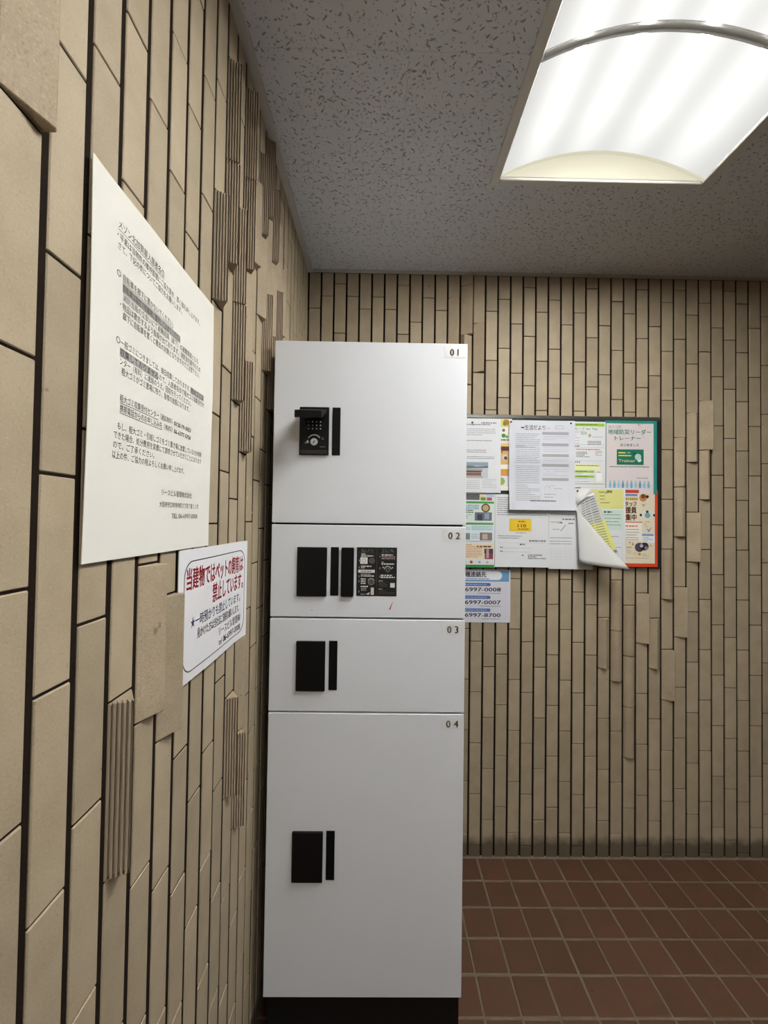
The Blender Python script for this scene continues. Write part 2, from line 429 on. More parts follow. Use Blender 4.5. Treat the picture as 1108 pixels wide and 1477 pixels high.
# ------------------------------------------------------------------ recessed ceiling light
LCX, LCY = (LX0+LX1)/2, (LY0+LY1)/2
light = tag(empty('ceiling_light', (LCX, LCY, CZ)), 'long recessed fluorescent ceiling light with vaulted diffuser and grey cross bands', 'ceiling light')
hw, hl, RISE = (LX1-LX0)/2, (LY1-LY0)/2, .074
M_FRAME = mat('light_frame_paint', rgb(196, 194, 188), .45)
FO = .0245
for (x0, x1, y0, y1) in ((-hw-FO, -hw, -hl-FO, hl+.019), (hw, hw+FO+.003, -hl-FO, hl+.019), (-hw, hw, hl, hl+.019), (-hw, hw, -hl-FO, -hl)):
    MB().box(x0, x1, y0, y1, -.007, .020, .002).build('frame_rail', M_FRAME, light)
def vault(u): return RISE*(1-(2*u-1)**2)
def lamp_material():
    mt = bpy.data.materials.new('lit_diffuser'); mt.use_nodes = True; g = G(mt)
    for n in list(g.n): g.n.remove(n)
    out = g.new('ShaderNodeOutputMaterial'); em = g.new('ShaderNodeEmission')
    tc = g.new('ShaderNodeTexCoord'); s = g.new('ShaderNodeSeparateXYZ'); g.link(tc.outputs['Object'], s.inputs[0])
    ay = g.math('ABSOLUTE', s.outputs[1])                  # tubes end short of the end panels
    endc = g.ramp(ay, [(hl-.20, W(1)), (hl-.09, W(0))]); endh = g.ramp(ay, [(hl-.12, W(1)), (hl-.01, W(.5))])
    tot = None
    for c in (-.20, -.068, .068, .20):                     # four tubes behind the sheet
        dx = g.math('ABSOLUTE', g.math('SUBTRACT', s.outputs[0], c))
        core = g.math('MULTIPLY', g.math('MULTIPLY', g.ramp(dx, [(.0055, W(1)), (.0125, W(0))]), LAMP_PEAK), endc)
        q = g.math('DIVIDE', dx, .036)
        halo = g.math('MULTIPLY', g.math('EXPONENT', g.math('MULTIPLY', g.math('MULTIPLY', q, q), -.5)), .42)
        e = g.math('ADD', core, g.math('MULTIPLY', halo, endh))
        tot = e if tot is None else g.math('ADD', tot, e)
    tot = g.math('ADD', tot, LAMP_BASE)
    em.inputs['Color'].default_value = (1, .995, .96, 1)
    g.link(tot, em.inputs['Strength']); g.link(em.outputs[0], out.inputs[0])
    return mt
M_LIT = lamp_material()
v = []; f = []
NU, NV = 32, 16
for j in range(NV+1):
    for i in range(NU+1): v.append((-hw+2*hw*i/NU, -hl+2*hl*j/NV, vault(i/NU)))
for j in range(NV):
    for i in range(NU):
        a = j*(NU+1)+i; f.append((a, a+NU+1, a+NU+2, a+1))
add('diffuser', v, f, M_LIT, light, True)
mt = bpy.data.materials.new('lit_end_panel'); mt.use_nodes = True; g = G(mt)
bs = g.n['Principled BSDF']; bs.inputs['Base Color'].default_value = (.10, .093, .065, 1)
bs.inputs['Emission Color'].default_value = (1, .95, .74, 1); bs.inputs['Emission Strength'].default_value = .60
for s_ in (-1, 1):
    v = [(-hw+2*hw*i/NU, s_*(hl-.002), vault(i/NU)-.0005) for i in range(NU+1)]
    add('end_panel', v, [tuple(range(NU+1)) if s_ < 0 else tuple(range(NU, -1, -1))], mt, light)
    # folded lip where the end panel meets the diffuser
    v = []; f = []
    for i in range(NU+1):
        x = -hw+2*hw*i/NU; z = vault(i/NU)
        v += [(x, s_*(hl-.003), z-.0045), (x, s_*(hl-.009), z-.0035), (x, s_*(hl-.010), z)]
    for i in range(NU):
        for k in (0, 1):
            a = i*3+k; f.append((a, a+1, a+4, a+3))
    add('panel_lip', v, f, mt, light, True)
# cross band under the vault
RW = .009
for RY in (-.3025, 0, .3025):
    v = []; f = []
    for i in range(NU+1):
        x = -hw+2*hw*i/NU; z = vault(i/NU)
        v += [(x, RY-RW, z), (x, RY-RW*.8, z-.007), (x, RY+RW*.8, z-.007), (x, RY+RW, z)]
    for i in range(NU):
        for k in range(3):
            a = i*4+k; f.append((a, a+1, a+5, a+4))
    add('cross_band', v, f, mat('band_paint', rgb(104, 102, 97), .4), light, True)
h_ = MB(); t_ = .004
h_.box(-hw-.01, hw+.01, -hl-.01, hl+.01, .10, .104)
for q in ((-hw-.01, -hw-.006, -hl-.01, hl+.01), (hw+.006, hw+.01, -hl-.01, hl+.01), (-hw-.006, hw+.006, -hl-.01, -hl-.006), (-hw-.006, hw+.006, hl+.006, hl+.01)):
    h_.box(*q, .0205, .10)
h_.build('housing', mat('housing_steel', rgb(180, 180, 178), .5), light)
second = light.copy(); COL.objects.link(second); second.location.y -= LPITCH  # unseen copy added as fill light for the locker front and floor
second['label'] = 'added ceiling light, unseen behind the viewer, brightening the locker front and floor'
light['group'] = second['group'] = 'recessed lights along the lobby ceiling'
for ch in list(light.children):
    c = ch.copy(); COL.objects.link(c); c.parent = second

# ------------------------------------------------------------------ 2D print: text and shapes laid on a surface
TXT = {}
def text_geo(s, bold=0.0):
    key = (s, bold)
    if key not in TXT:
        c = bpy.data.curves.new('t', 'FONT'); c.body = s; c.resolution_u = 2; c.offset = bold
        o = bpy.data.objects.new('t', c); COL.objects.link(o)
        dg = bpy.context.evaluated_depsgraph_get(); me = o.evaluated_get(dg).to_mesh()
        v = [(p.co.x, p.co.y) for p in me.vertices]; f = [tuple(p.vertices) for p in me.polygons]
        o.evaluated_get(dg).to_mesh_clear(); bpy.data.objects.remove(o); bpy.data.curves.remove(c)
        x0 = min(p[0] for p in v); x1 = max(p[0] for p in v)
        TXT[key] = ([(x-x0, y) for x, y in v], f, x1-x0)
    return TXT[key]
class Print:
    """collects flat print in sheet coordinates: x from the left edge, y from the top edge (down), metres"""
    def __init__(s): s.layers = {}
    def L(s, col, lift): return s.layers.setdefault((col, lift), ([], []))
    def poly(s, pts, col, lift=1):
        V, F = s.L(col, lift); n = len(V); V += pts
        F.append(tuple(range(n+len(pts)-1, n-1, -1)))
    def rect(s, x0, y0, x1, y1, col, lift=1, nx=1):
        V, F = s.L(col, lift)
        nx = max(nx, min(12, math.ceil((x1-x0)/.015))); ny = min(10, math.ceil((y1-y0)/.02)) if y1-y0 < .5 and x1-x0 < .32 else 1
        for k in range(nx):
            a, b = x0+(x1-x0)*k/nx, x0+(x1-x0)*(k+1)/nx
            for j in range(max(1, ny)):
                c, d = y0+(y1-y0)*j/max(1, ny), y0+(y1-y0)*(j+1)/max(1, ny)
                n = len(V); V += [(a, d), (b, d), (b, c), (a, c)]; F.append((n, n+1, n+2, n+3))
    def disc(s, cx, cy, r, col, lift=1, n=14, ry=None):
        ry = ry or r
        s.poly([(cx+r*math.cos(2*math.pi*i/n), cy+ry*math.sin(2*math.pi*i/n)) for i in range(n)], col, lift)
    def ring(s, cx, cy, r0, r1, col, lift=1, a0=0, a1=360, n=18):
        V, F = s.L(col, lift)
        for i in range(n):
            q = []
            for a in (a0+(a1-a0)*i/n, a0+(a1-a0)*(i+1)/n):
                c, sn = math.cos(math.radians(a)), math.sin(math.radians(a))
                q.append(((cx+r0*c, cy-r0*sn), (cx+r1*c, cy-r1*sn)))
            k = len(V); V += [q[0][0], q[0][1], q[1][1], q[1][0]]; F.append((k, k+1, k+2, k+3))
    def rrect(s, x0, y0, x1, y1, r, col, lift=1, line=None):
        def outline(i):
            pts = []
            for cx, cy, a in ((x1-r, y0+r, -90), (x1-r, y1-r, 0), (x0+r, y1-r, 90), (x0+r, y0+r, 180)):
                for k in range(7):
                    t = math.radians(a+15*k); pts.append((cx+(r-i)*math.cos(t), cy+(r-i)*math.sin(t)))
            return pts
        if line is None: s.poly(outline(0), col, lift); return
        def fine(pts):
            out = []
            for p, q in zip(pts, pts[1:]+pts[:1]):
                k = max(1, int(math.hypot(q[0]-p[0], q[1]-p[1])/.012))
                out += [(p[0]+(q[0]-p[0])*i/k, p[1]+(q[1]-p[1])*i/k) for i in range(k)]
            return out
        a = fine(outline(0)); cx, cy = (x0+x1)/2, (y0+y1)/2
        sx, sy = 1-2*line/(x1-x0), 1-2*line/(y1-y0)
        b = [(cx+(p-cx)*sx, cy+(q-cy)*sy) for p, q in a]
        V, F = s.L(col, lift); n = len(V); V += a+b; N = len(a)
        for k in range(N): F.append((n+k, n+N+k, n+N+(k+1) % N, n+(k+1) % N))
    def text(s, x, y, h, body, col, lift=2, width=None, bold=0.0, align='l'):
        """y is the top of the letters; h their height; width squeezes the line to a given length"""
        v, f, wd = text_geo(body)
        sc = h/.82; sx = sc if width is None else width/wd
        if align == 'r': x = x-wd*sx
        if align == 'c': x = x-wd*sx/2
        V, F = s.L(col, lift)
        for dx, dy in (((0, 0),) if bold <= 0 else ((-bold, -bold*.5), (bold, -bold*.5), (-bold, bold*.5), (bold, bold*.5))):
            n = len(V)
            V += [(x+(a+dx)*sx, y+h*.93-(b+dy)*sc) for a, b in v]; F += [tuple(n+i for i in q) for q in f]
        return wd*sx
    def lines(s, x0, y0, x1, n, pitch, h, col, lift=1, dens=.85, seed=1):
        """rows of unreadably small print"""
        rnd = random.Random(seed)
        for k in range(n):
            y = y0+k*pitch; x = x0; end = x0+(x1-x0)*(1 if rnd.random() < dens else rnd.uniform(.4, .9))
            while x < end:
                wd = rnd.uniform(.6, 2.6)*h
                s.rect(x, y, min(x+wd, end), y+h, col, lift); x += wd+rnd.uniform(.25, .7)*h
    def build(s, parent, mapf, name='print'):
        for (col, lift), (V, F) in s.layers.items():
            o = add(name, [mapf(x, y, lift*.00018) for x, y in V], F, ink(col), parent)
            if len(F) > 1: o['kind'] = 'stuff'
def sheet(name, wd, ht, mapf, material, nx=10, ny=12, thick=.0004, parent=None):
    v = []; f = []
    P_ = lambda i, j, lv: mapf(wd*i/nx, ht*j/ny, lv)
    for lv in (0, -thick):
        n = len(v)
        for j in range(ny+1):
            for i in range(nx+1): v.append(P_(i, j, lv))
        for j in range(ny):
            for i in range(nx):
                a = n+j*(nx+1)+i
                f.append((a, a+nx+1, a+nx+2, a+1) if lv == 0 else (a, a+1, a+nx+2, a+nx+1))
    for side in ([(i, 0) for i in range(nx+1)], [(i, ny) for i in range(nx, -1, -1)], [(0, j) for j in range(ny, -1, -1)], [(nx, j) for j in range(ny+1)]):
        n = len(v)
        for i, j in side: v += [P_(i, j, 0), P_(i, j, -thick)]
        for k in range(len(side)-1): f.append((n+2*k, n+2*k+2, n+2*k+3, n+2*k+1))
    return add(name, v, f, material, parent, True)

def paper_material(name, c, rough=.55, bump=.15):
    mt, g, b = new_mat(name, rough, .35)
    geo = g.new('ShaderNodeNewGeometry')
    g.link(g.mix(g.noise(geo.outputs['Position'], 9, 3), c, tuple(x*.93 for x in c[:3])+(1,)), b.inputs['Base Color'])
    g.link(g.bump(g.noise(geo.outputs['Position'], 14, 3), bump, .004), b.inputs['Normal'])
    return mt
M_PAPER = paper_material('white_paper', rgb(231, 233, 236))
M_LAMI = paper_material('laminated_paper', rgb(240, 238, 230), .35, .12)
M_NEWS = paper_material('newsletter_paper', rgb(221, 223, 231), .7)

def on_left(y0, ztop, off):
    return lambda x, y, l: (XL+off(x, y)+l, y0+x, ztop-y)
def on_back(x0, ztop, off):
    return lambda x, y, l: (x0+x, D-off(x, y)-l, ztop-y)

# ------------------------------------------------------------------ big notice on the left wall (A3 portrait)
PWD, PHT = .2955, .4095
def off_big(x, y):
    e = max(0, 1-x/.05); r = max(0, (x-.22)/.077)
    return .0034+.0014*e*e+.0010*math.sin(y*9)*e+.0028*r*r*max(0, 1-abs(y-.16)/.2)+.0008*math.sin(x*16+y*7)**2
mp = on_left(.4029, 1.6530, off_big)
big = sheet('notice_sheet', PWD, PHT, mp, M_LAMI, 24, 30, .0008)
tag(big, 'tall white laminated notice with dense black text on the left wall', 'notice')
pr = Print(); K = '454340'; GR = 'b2b2ae'
def row(u0, v0, u1, s_, h=.0076, col=K, **kw): pr.text(u0, v0, h, s_, col, 3, u1-u0, **kw)
def under(u0, v0, u1): pr.rect(u0, v0, u1, v0+.0006, K, 2, 8)
row(.0420, .0365, .1370, 'メゾン北加賀屋入居者各位', .0088); under(.0420, .0466, .1370)
row(.0400, .0505, .2435, '・平素は当物件の維持管理にご協力頂き、厚く御礼申し上げます。')
row(.0417, .0612, .1864, 'さて、下記の件についてご協力をお願いします。')
row(.0405, .0915, .0475, '○'); row(.0515, .0915, .1635, '自転車を廊下に置かないでください。'); under(.0515, .1002, .1635)
pr.rect(.0515, .1018, .1842, .1120, GR, 1, 10); row(.0519, .1030, .1835, '自転車は指定の駐輪場に整列して止めてください')
row(.0519, .1135, .2400, '消防当局の立会いにて避難経路（廊下）の避難障害となる')
row(.0470, .1238, .2480, '・物品は撤去するよう指導が出ております。消防法を厳守のため')
row(.0527, .1340, .2450, '廊下に自転車を置くと撤去の対象となりますのでご注意下さい。')
row(.0420, .1645, .0490, '○'); row(.0500, .1650, .2150, '一般ゴミにつきましては、毎日収集しておりますが、')
pr.rect(.2175, .1638, .2625, .1738, GR, 1, 4); row(.2185, .1650, .2615, '粗大ゴミは')
pr.rect(.0496, .1746, .1295, .1846, GR, 1, 6); row(.0500, .1757, .1290, '収集しておりません'); row(.1305, .1757, .2640, 'ので、入居者各自で粗大ゴミ収集受付セ')
row(.0498, .1860, .2192, 'ンター（有料）に連絡のうえ、回収を行ってください。')
row(.0533, .1963, .2148, '粗大ゴミがゴミ置場に残り、皆様の迷惑になります。')
row(.0520, .2265, .1320, '粗大ゴミ収集受付センター'); under(.0520, .2352, .1320)
row(.1360, .2265, .1660, '（通話無料）', .0070); row(.1710, .2268, .2212, '0120-79-0053', .0070, bold=.01)
row(.0524, .2378, .1400, '携帯電話からのお申し込み先'); under(.0524, .2465, .1400)
row(.1450, .2378, .1660, '（有料）', .0070); row(.1710, .2381, .2212, '06-6377-5750', .0070, bold=.01)
row(.0493, .2580, .2595, 'もし、粗大ゴミ・引越しゴミをゴミ置き場に放置しているのが判明')
row(.0428, .2688, .2600, 'できた場合、処分費用を実費にて請求させていただくことになります')
row(.0424, .2798, .1230, 'ので、ご了承ください。')
row(.0413, .2908, .2029, '以上の件、ご協力の程よろしくお願い申し上げます。')
row(.1423, .3255, .2303, 'リースビル管理株式会社', .0074)
row(.1374, .3420, .2539, '大阪府守口市寺内町２丁目７番１１号', .0068)
row(.1698, .3565, .2510, 'TEL 06-6997-0008', .0078)
pr.build(big, mp, 'printed_text')

# ------------------------------------------------------------------ pet notice (A4 landscape)
def off_pet(x, y): return .0035+.0018*math.sin(x*13)**2+.003*max(0, (x-.24)/.057)**2
mp2 = on_left(.5995, 1.2416, off_pet)
pet = sheet('pet_notice', .2955, .2035, mp2, paper_material('sign_film', rgb(240, 240, 243), .35, .1), 20, 10, .0008)
tag(pet, 'white sign with red Japanese lettering inside a rounded border, below the tall notice', 'sign')
pr = Print()
pr.rrect(.016, .018, .284, .190, .026, '4b4a4e', 1, .0018)
RED = '9c1626'; NAVY = '343a66'
pr.text(.024, .032, .030, '当建物ではペットの飼育は', RED, 2, .250, .028)
pr.text(.118, .068, .030, '禁止しています。', RED, 2, .158, .028)
pr.text(.040, .107, .017, '★一時預かりも禁止しています。', NAVY, 2, .222, .01)
pr.text(.062, .130, .0145, '見かけた方は当社迄ご連絡お願いします。', '2a2a2c', 2, .196, .012)
pr.text(.150, .151, .0145, 'リースビル管理㈱', '2a2a2c', 2, .115, .006)
pr.text(.150, .170, .0140, 'tel 06-6997-0008', '2a2a2c', 2, .115, .01)
pr.build(pet, mp2, 'printed_text')

# ------------------------------------------------------------------ parcel locker
LKX0, LKX1, LKY = -.2625, .2100, .996
Z_TOP, Z12, Z23, Z34, Z_BOT = 1.7287, 1.2788, 1.0516, .8252, .1504
M_WHITE, g, b = new_mat('locker_white', .42, .45)
geo = g.new('ShaderNodeNewGeometry')
g.link(g.mix(g.noise(geo.outputs['Position'], 4, 2), rgb(222, 225, 231), rgb(227, 230, 236)), b.inputs['Base Color'])
M_BLACK = mat('carcass_black', rgb(14, 14, 14), .6, 0, .25)
M_PLBLK = mat('panel_black', rgb(12, 12, 14), .4, 0, .25)
M_STRIP = mat('strip_black', rgb(7, 7, 7), .6, 0, .2)
LK = tag(empty('parcel_locker', ((LKX0+LKX1)/2, LKY, 0)), 'tall white parcel locker with four numbered doors and black locks', 'locker')
ox, oy = (LKX0+LKX1)/2, LKY
def lk(mb, name, material, parent): 
    o = mb.build(name, material, parent); return o
def LB(x0, x1, y0, y1, z0, z1, bev=0): return MB().box(x0-ox, x1-ox, y0, y1, z0, z1, bev)
LB(LKX0+.004, LKX1-.004, .020, .560, Z_BOT-.0, Z_TOP-.003).build('carcass', M_BLACK, LK)
LB(LKX0+.0, LKX1-.0, .0195, .560, Z_TOP-.003, Z_TOP-.0005).build('top_cover', M_WHITE, LK)
LB(LKX0+.006, LKX1-.004, .012, .540, 0, Z_BOT-.002).build('plinth', M_BLACK, LK)
GPD = .0044
doors = []
for nm, za, zb in (('01', Z12, Z_TOP), ('02', Z23, Z12), ('03', Z34, Z23), ('04', Z_BOT, Z34)):
    d = LB(LKX0, LKX1, 0, .0185, za+GPD/2, zb-GPD/2, .0012).build('door', M_WHITE, LK)
    d['label'] = 'white locker door marked ' + nm
    doors.append(d)
def dmap(x, y, l): return (x-ox, -.0002-l, y)       # door print given in world X and Z
def dbox(door, name, x0, x1, z0, z1, t, material, bev=.0012, y1=-.0): return LB(x0, x1, -t, y1, z0, z1, bev).build(name, material, door)
class DPrint(Print):
    pass
# number plates
for d, nm, (x0, z1, x1, z0) in zip(doors, ('01', '02', '03', '04'), ((.1535, 1.7200, .2050, 1.6915), (.1540, 1.2700, .2055, 1.2415), (.1540, 1.0425, .2055, 1.0140), (.1540, .8160, .2055, .7875))):
    LB(x0, x1, -.0004, 0, z0, z1).build('number_plate', mat('plate_grey', rgb(222, 222, 223), .5), d)
    pr = Print(); pr.text(.0130, .0058, .0190, nm[0], '8a8a8c', 2, None, .014); pr.text(.0315, .0058, .0190, nm[1], '8a8a8c', 2, None, .014)
    pr.build(d, lambda x, y, l, x0=x0, z1=z1: (x0+x-ox, -.0004-l, z1-y), 'door_number')
# door 01: lock with keypad, dial and raised flap
d = doors[0]
dbox(d, 'lock_panel', -.1985, -.1270, 1.4460, 1.5630, .006, M_PLBLK)
dbox(d, 'slot_strip', -.1192, -.0996, 1.4465, 1.5635, .0015, M_STRIP, .0004)
dbox(d, 'lock_lip', -.1945, -.131, 1.4475, 1.4580, .0085, mat('lip_black', rgb(32, 32, 34), .35))
pr = Print(); x0, z1 = -.1985, 1.5630
for r in range(3):
    for c in range(4): pr.disc(.0225+c*.0096, .0365+r*.0085, .0017, 'b9bcc0' if (r, c) != (0, 0) else '6d7076', 1, 8)
pr.ring(.0365, .0850, .0155, .0180, 'a9abad', 1, 35, 150)
pr.poly([(.0155, .0870), (.0235, .0870), (.0215, .0800)], 'a9abad', 1)
pr.rect(.0135, .0875, .0240, .0890, '84868a', 1); pr.rect(.0545, .0780, .0600, .0792, '77797c', 1); pr.rect(.0555, .0745, .0580, .0765, '84868a', 1)
pr.rect(.0500, .0965, .0630, .0980, '6a6c70', 1)
pr.build(d, lambda x, y, l: (x0+x-ox, -.006-l, z1-y), 'lock_marking')
def cyl(name, cx, cz, r, y0, y1, material, parent, n=24):
    v = []; f = []
    for y, rr in ((y0, r), (y1+.0008, r), (y1, r*.93)):
        v += [(cx+rr*math.cos(2*math.pi*i/n), y, cz+rr*math.sin(2*math.pi*i/n)) for i in range(n)]
    for k in (0, 1):
        for i in range(n): f.append((k*n+i, k*n+(i+1) % n, (k+1)*n+(i+1) % n, (k+1)*n+i))
    f.append(tuple(2*n+i for i in range(n)))
    return add(name, v, f, material, parent)
cyl('key_dial', -.1622-ox, 1.4775, .0088, -.005, -.0085, mat('dial_metal', rgb(190, 188, 186), .35, .3), d)
add('key_slot', [(-.1655-ox, -.0087, 1.4748), (-.1640-ox, -.0087, 1.4735), (-.1595-ox, -.0087, 1.4795), (-.1610-ox, -.0087, 1.4810)], [(0, 1, 2, 3)], M_STRIP, d)
# flap: hinged at the top of the lock, standing out towards the viewer
v = []
for xx in (-.1925, -.1325):
    for (yy, zz) in ((-.005, 1.5570), (-.090, 1.5330), (-.0925, 1.5315), (-.0925, 1.5155), (-.0885, 1.5165), (-.005, 1.5500)):
        v.append((xx-ox, yy, zz))
f = [(5, 4, 3, 2, 1, 0), (6, 7, 8, 9, 10, 11)]+[(i, (i+1) % 6, 6+(i+1) % 6, 6+i) for i in range(6)]
add('lock_flap', v, f, M_STRIP, d)
LB(-.1430, -.1335, -.0090, -.006, 1.5495, 1.5545, .001).build('hinge_clip', mat('clip_metal', rgb(196, 196, 192), .3, .6), d)
# door 02
d = doors[1]
dbox(d, 'lock_cover', -.1986, -.1268, 1.1040, 1.2225, .0065, M_PLBLK, .0015)
dbox(d, 'slot_strip', -.1179, -.0984, 1.1058, 1.2232, .0015, M_STRIP, .0004)
dbox(d, 'handle_plate', -.0918, -.0614, 1.1045, 1.2230, .009, M_PLBLK, .0018)
dbox(d, 'instruction_label', -.0548, .0428, 1.1058, 1.2238, .0006, mat('label_black', rgb(22, 21, 21), .45), .0001)
pr = Print(); WH = 'd8d8d6'; LG = '9b9b99'; MG = '5c5c5b'
pr.text(.0105, .0045, .0075, '投入方法', WH, 2, .030, .02); pr.text(.0600, .0045, .0075, '受取方法', WH, 2, .030, .02)
pr.rect(.0485, .003, .0491, .116, MG); pr.rect(.003, .0135, .046, .0139, MG); pr.rect(.052, .0138, .094, .0142, MG)
pr.lines(.0105, .0155, .024, 1, .004, .0028, WH, seed=2); pr.lines(.0105, .0195, .041, 1, .004, .003, WH, seed=3)
pr.rect(.0085, .0242, .0262, .0402, 'e4e4e2'); pr.ring(.0173, .0322, .0040, .0050, '8b8b89', 2)
pr.ring(.0370, .0325, .0052, .0062, LG); pr.ring(.0370, .0325, .0020, .0028, LG)
pr.lines(.0105, .0445, .036, 1, .004, .003, WH, seed=4); pr.rect(.0105, .0480, .0195, .0515, LG)
pr.rect(.0040, .0545, .0440, .0615, 'dededc'); pr.lines(.0100, .0568, .0385, 1, .004, .0026, '7d7d7b', 2, seed=5)
pr.lines(.0105, .0640, .035, 1, .004, .0026, LG, seed=6); pr.lines(.0105, .0680, .043, 1, .004, .0028, WH, seed=7)
pr.lines(.0105, .0755, .022, 3, .0052, .0028, WH, seed=8); pr.ring(.0355, .0840, .0062, .0074, LG); pr.ring(.0355, .0840, .0028, .0036, LG)
pr.ring(.0355, .0840, .0085, .0092, WH, 1, 30, 150)
pr.lines(.0105, .0935, .030, 1, .004, .003, WH, seed=9); pr.lines(.0115, .0985, .024, 2, .004, .0026, LG, seed=10)
pr.rect(.0350, .0975, .0425, .1150, 'd2c4c8'); pr.poly([(.0230, .1130), (.0330, .1090), (.0300, .1150)], WH); pr.lines(.0105, .1125, .021, 1, .004, .0026, LG, seed=12)
for i, y in enumerate((.030, .047, .068, .080, .105)): pr.rect(.0052, y, .0070, y+.0045, LG)
pr.lines(.0600, .0165, .088, 1, .004, .0032, WH, seed=13); pr.lines(.0605, .0215, .093, 2, .0042, .0024, 'b09a9d', seed=14)
pr.lines(.0600, .0345, .074, 1, .004, .0028, LG, seed=15); pr.lines(.0600, .0385, .091, 1, .004, .003, WH, seed=16)
pr.ring(.0755, .0540, .0078, .0092, WH, 1, 10, 170); pr.ring(.0755, .0540, .0035, .0044, LG); pr.ring(.0755, .0540, .0060, .0066, MG)
pr.poly([(.0625, .0500), (.0665, .0490), (.0640, .0455)], WH); pr.poly([(.0850, .0500), (.0890, .0500), (.0865, .0460)], WH)
pr.lines(.0590, .0660, .086, 1, .004, .003, WH, seed=17); pr.lines(.0590, .0705, .093, 1, .004, .0034, WH, seed=18)
pr.lines(.0540, .0800, .064, 1, .004, .0024, LG, seed=19); pr.lines(.0545, .0860, .076, 3, .0036, .0014, MG, seed=20)
pr.rect(.0820, .0860, .0930, .0968, 'd9d9d7')
pr.lines(.0540, .0995, .063, 1, .004, .0024, LG, seed=21); pr.lines(.0545, .1045, .093, 3, .0036, .0012, MG, seed=22)
for y in (.0305, .0640, .0765, .0840): pr.rect(.0535, y, .094, y+.0003, MG)
for y in (.020, .048, .068): pr.rect(.0555, y, .0572, y+.0045, LG)
pr.build(d, lambda x, y, l: (-.0548+x-ox, -.0007-l, 1.2238-y), 'label_print')
pr = Print()
pr.poly([(.0248, 1.0735), (.0285, 1.0735), (.0345, 1.0945), (.0315, 1.0885)][::-1], 'b8201f')
pr.poly([(-.1640, 1.0700), (-.1600, 1.0690), (-.1605, 1.0715)][::-1], '9a7a78')
pr.build(d, lambda x, y, l: (x-ox, -.0001-l, y), 'paint_scratch')
# doors 03, 04
dbox(doors[2], 'lock_cover', -.1971, -.1272, .8770, .9966, .0065, M_PLBLK, .0015)
dbox(doors[2], 'slot_strip', -.1185, -.0982, .8790, .9970, .0015, M_STRIP, .0004)
dbox(doors[3], 'lock_cover', -.1990, -.1257, .4248, .5440, .0065, M_PLBLK, .0015)
dbox(doors[3], 'slot_strip', -.1178, -.0976, .4285, .5444, .0015, M_STRIP, .0004)

# ------------------------------------------------------------------ bulletin board on the far wall
BX0, BX1, BZ0, BZ1, BT = .180, 1.0905, 1.1205, 1.7060, .0135
board = tag(empty('bulletin_board', ((BX0+BX1)/2, D, BZ0)), 'notice board with dark metal frame on the far wall, covered in papers', 'notice board')
bxo = (BX0+BX1)/2
def bb(x0, x1, y0, y1, z0, z1, nm, mtl, bev=0): return MB().box(x0-bxo, x1-bxo, y0-D, y1-D, z0-BZ0, z1-BZ0, bev).build(nm, mtl, board)
M_ALU = mat('board_frame_metal', rgb(120, 119, 114), .28, .75)
M_BFR = mat('board_frame_dark', rgb(46, 47, 48), .4, .3)
bb(BX0+.01, BX1-.01, D-.012, D-.0025, BZ0+.01, BZ1-.01, 'panel', mat('board_felt', rgb(52, 62, 58), .9))
FW = .014
bb(BX0, BX1, D-BT, D-.002, BZ1-FW, BZ1, 'frame_rail', M_ALU, .0015)
bb(BX0, BX1, D-BT, D-.002, BZ0, BZ0+FW, 'frame_rail', M_BFR, .0015)
bb(BX0, BX0+FW, D-BT, D-.002, BZ0+FW, BZ1-FW, 'frame_rail', M_BFR, .0015)
bb(BX1-FW, BX1, D-BT, D-.002, BZ0+FW, BZ1-FW, 'frame_rail', M_BFR, .0015)

BO = .0140
_depth = [0]
def pin_sheet(name, x0, ztop, wd, ht, label, cat='paper', material=None, lay=0, off=None, nx=8, ny=10, group=None):
    base = BO+lay*.0022
    fo = (lambda x, y: base+off(x, y)) if off else (lambda x, y: base)
    mpx = on_back(x0, ztop, fo)
    o = sheet(name, wd, ht, mpx, material or M_PAPER, nx, ny, .0003)
    tag(o, label, cat, group)
    return o, mpx
PG = 'papers on the notice board'
INK = '6f6f74'; DK = '35353a'
# 1 white page with a small picture of a building
A, mA = pin_sheet('paper_sheet', .258, 1.6885, .206, .288, 'white page with a small colour photograph, upper left of the notice board', 'paper', lay=2, group=PG, off=lambda x, y: .004*(y/.288)**2)
pr = Print()
pr.lines(.022, .022, .165, 1, .006, .0035, INK, seed=31); pr.lines(.130, .015, .190, 1, .006, .004, INK, seed=32)
pr.lines(.022, .040, .185, 4, .0075, .0022, '8d8d92', seed=33); pr.lines(.022, .085, .170, 1, .006, .0025, INK, seed=34)
pr.lines(.022, .122, .150, 2, .0075, .0024, INK, seed=35); pr.lines(.022, .148, .180, 2, .0065, .0022, INK, seed=36)
pr.rect(.040, .170, .157, .232, 'c9cfd6'); pr.rect(.040, .170, .157, .184, '93a5b8', 2); pr.poly([(.040, .196), (.157, .192), (.157, .184), (.110, .187), (.090, .182), (.040, .188)][::-1], '6b7b78', 2)
pr.rect(.040, .196, .135, .206, 'a6a39a', 2); pr.rect(.040, .206, .130, .222, '76605a', 2); pr.rect(.040, .209, .128, .212, 'b3857a', 3); pr.rect(.040, .222, .135, .232, 'b9aca6', 2); pr.poly([(.040, .207), (.130, .207), (.135, .204), (.040, .203)], '2e2e30', 3)
pr.lines(.022, .240, .125, 5, .0075, .002, 'b6b6b8', seed=37); pr.lines(.135, .235, .190, 6, .0065, .002, 'b6b6b8', seed=38)
pr.build(A, mA, 'print')
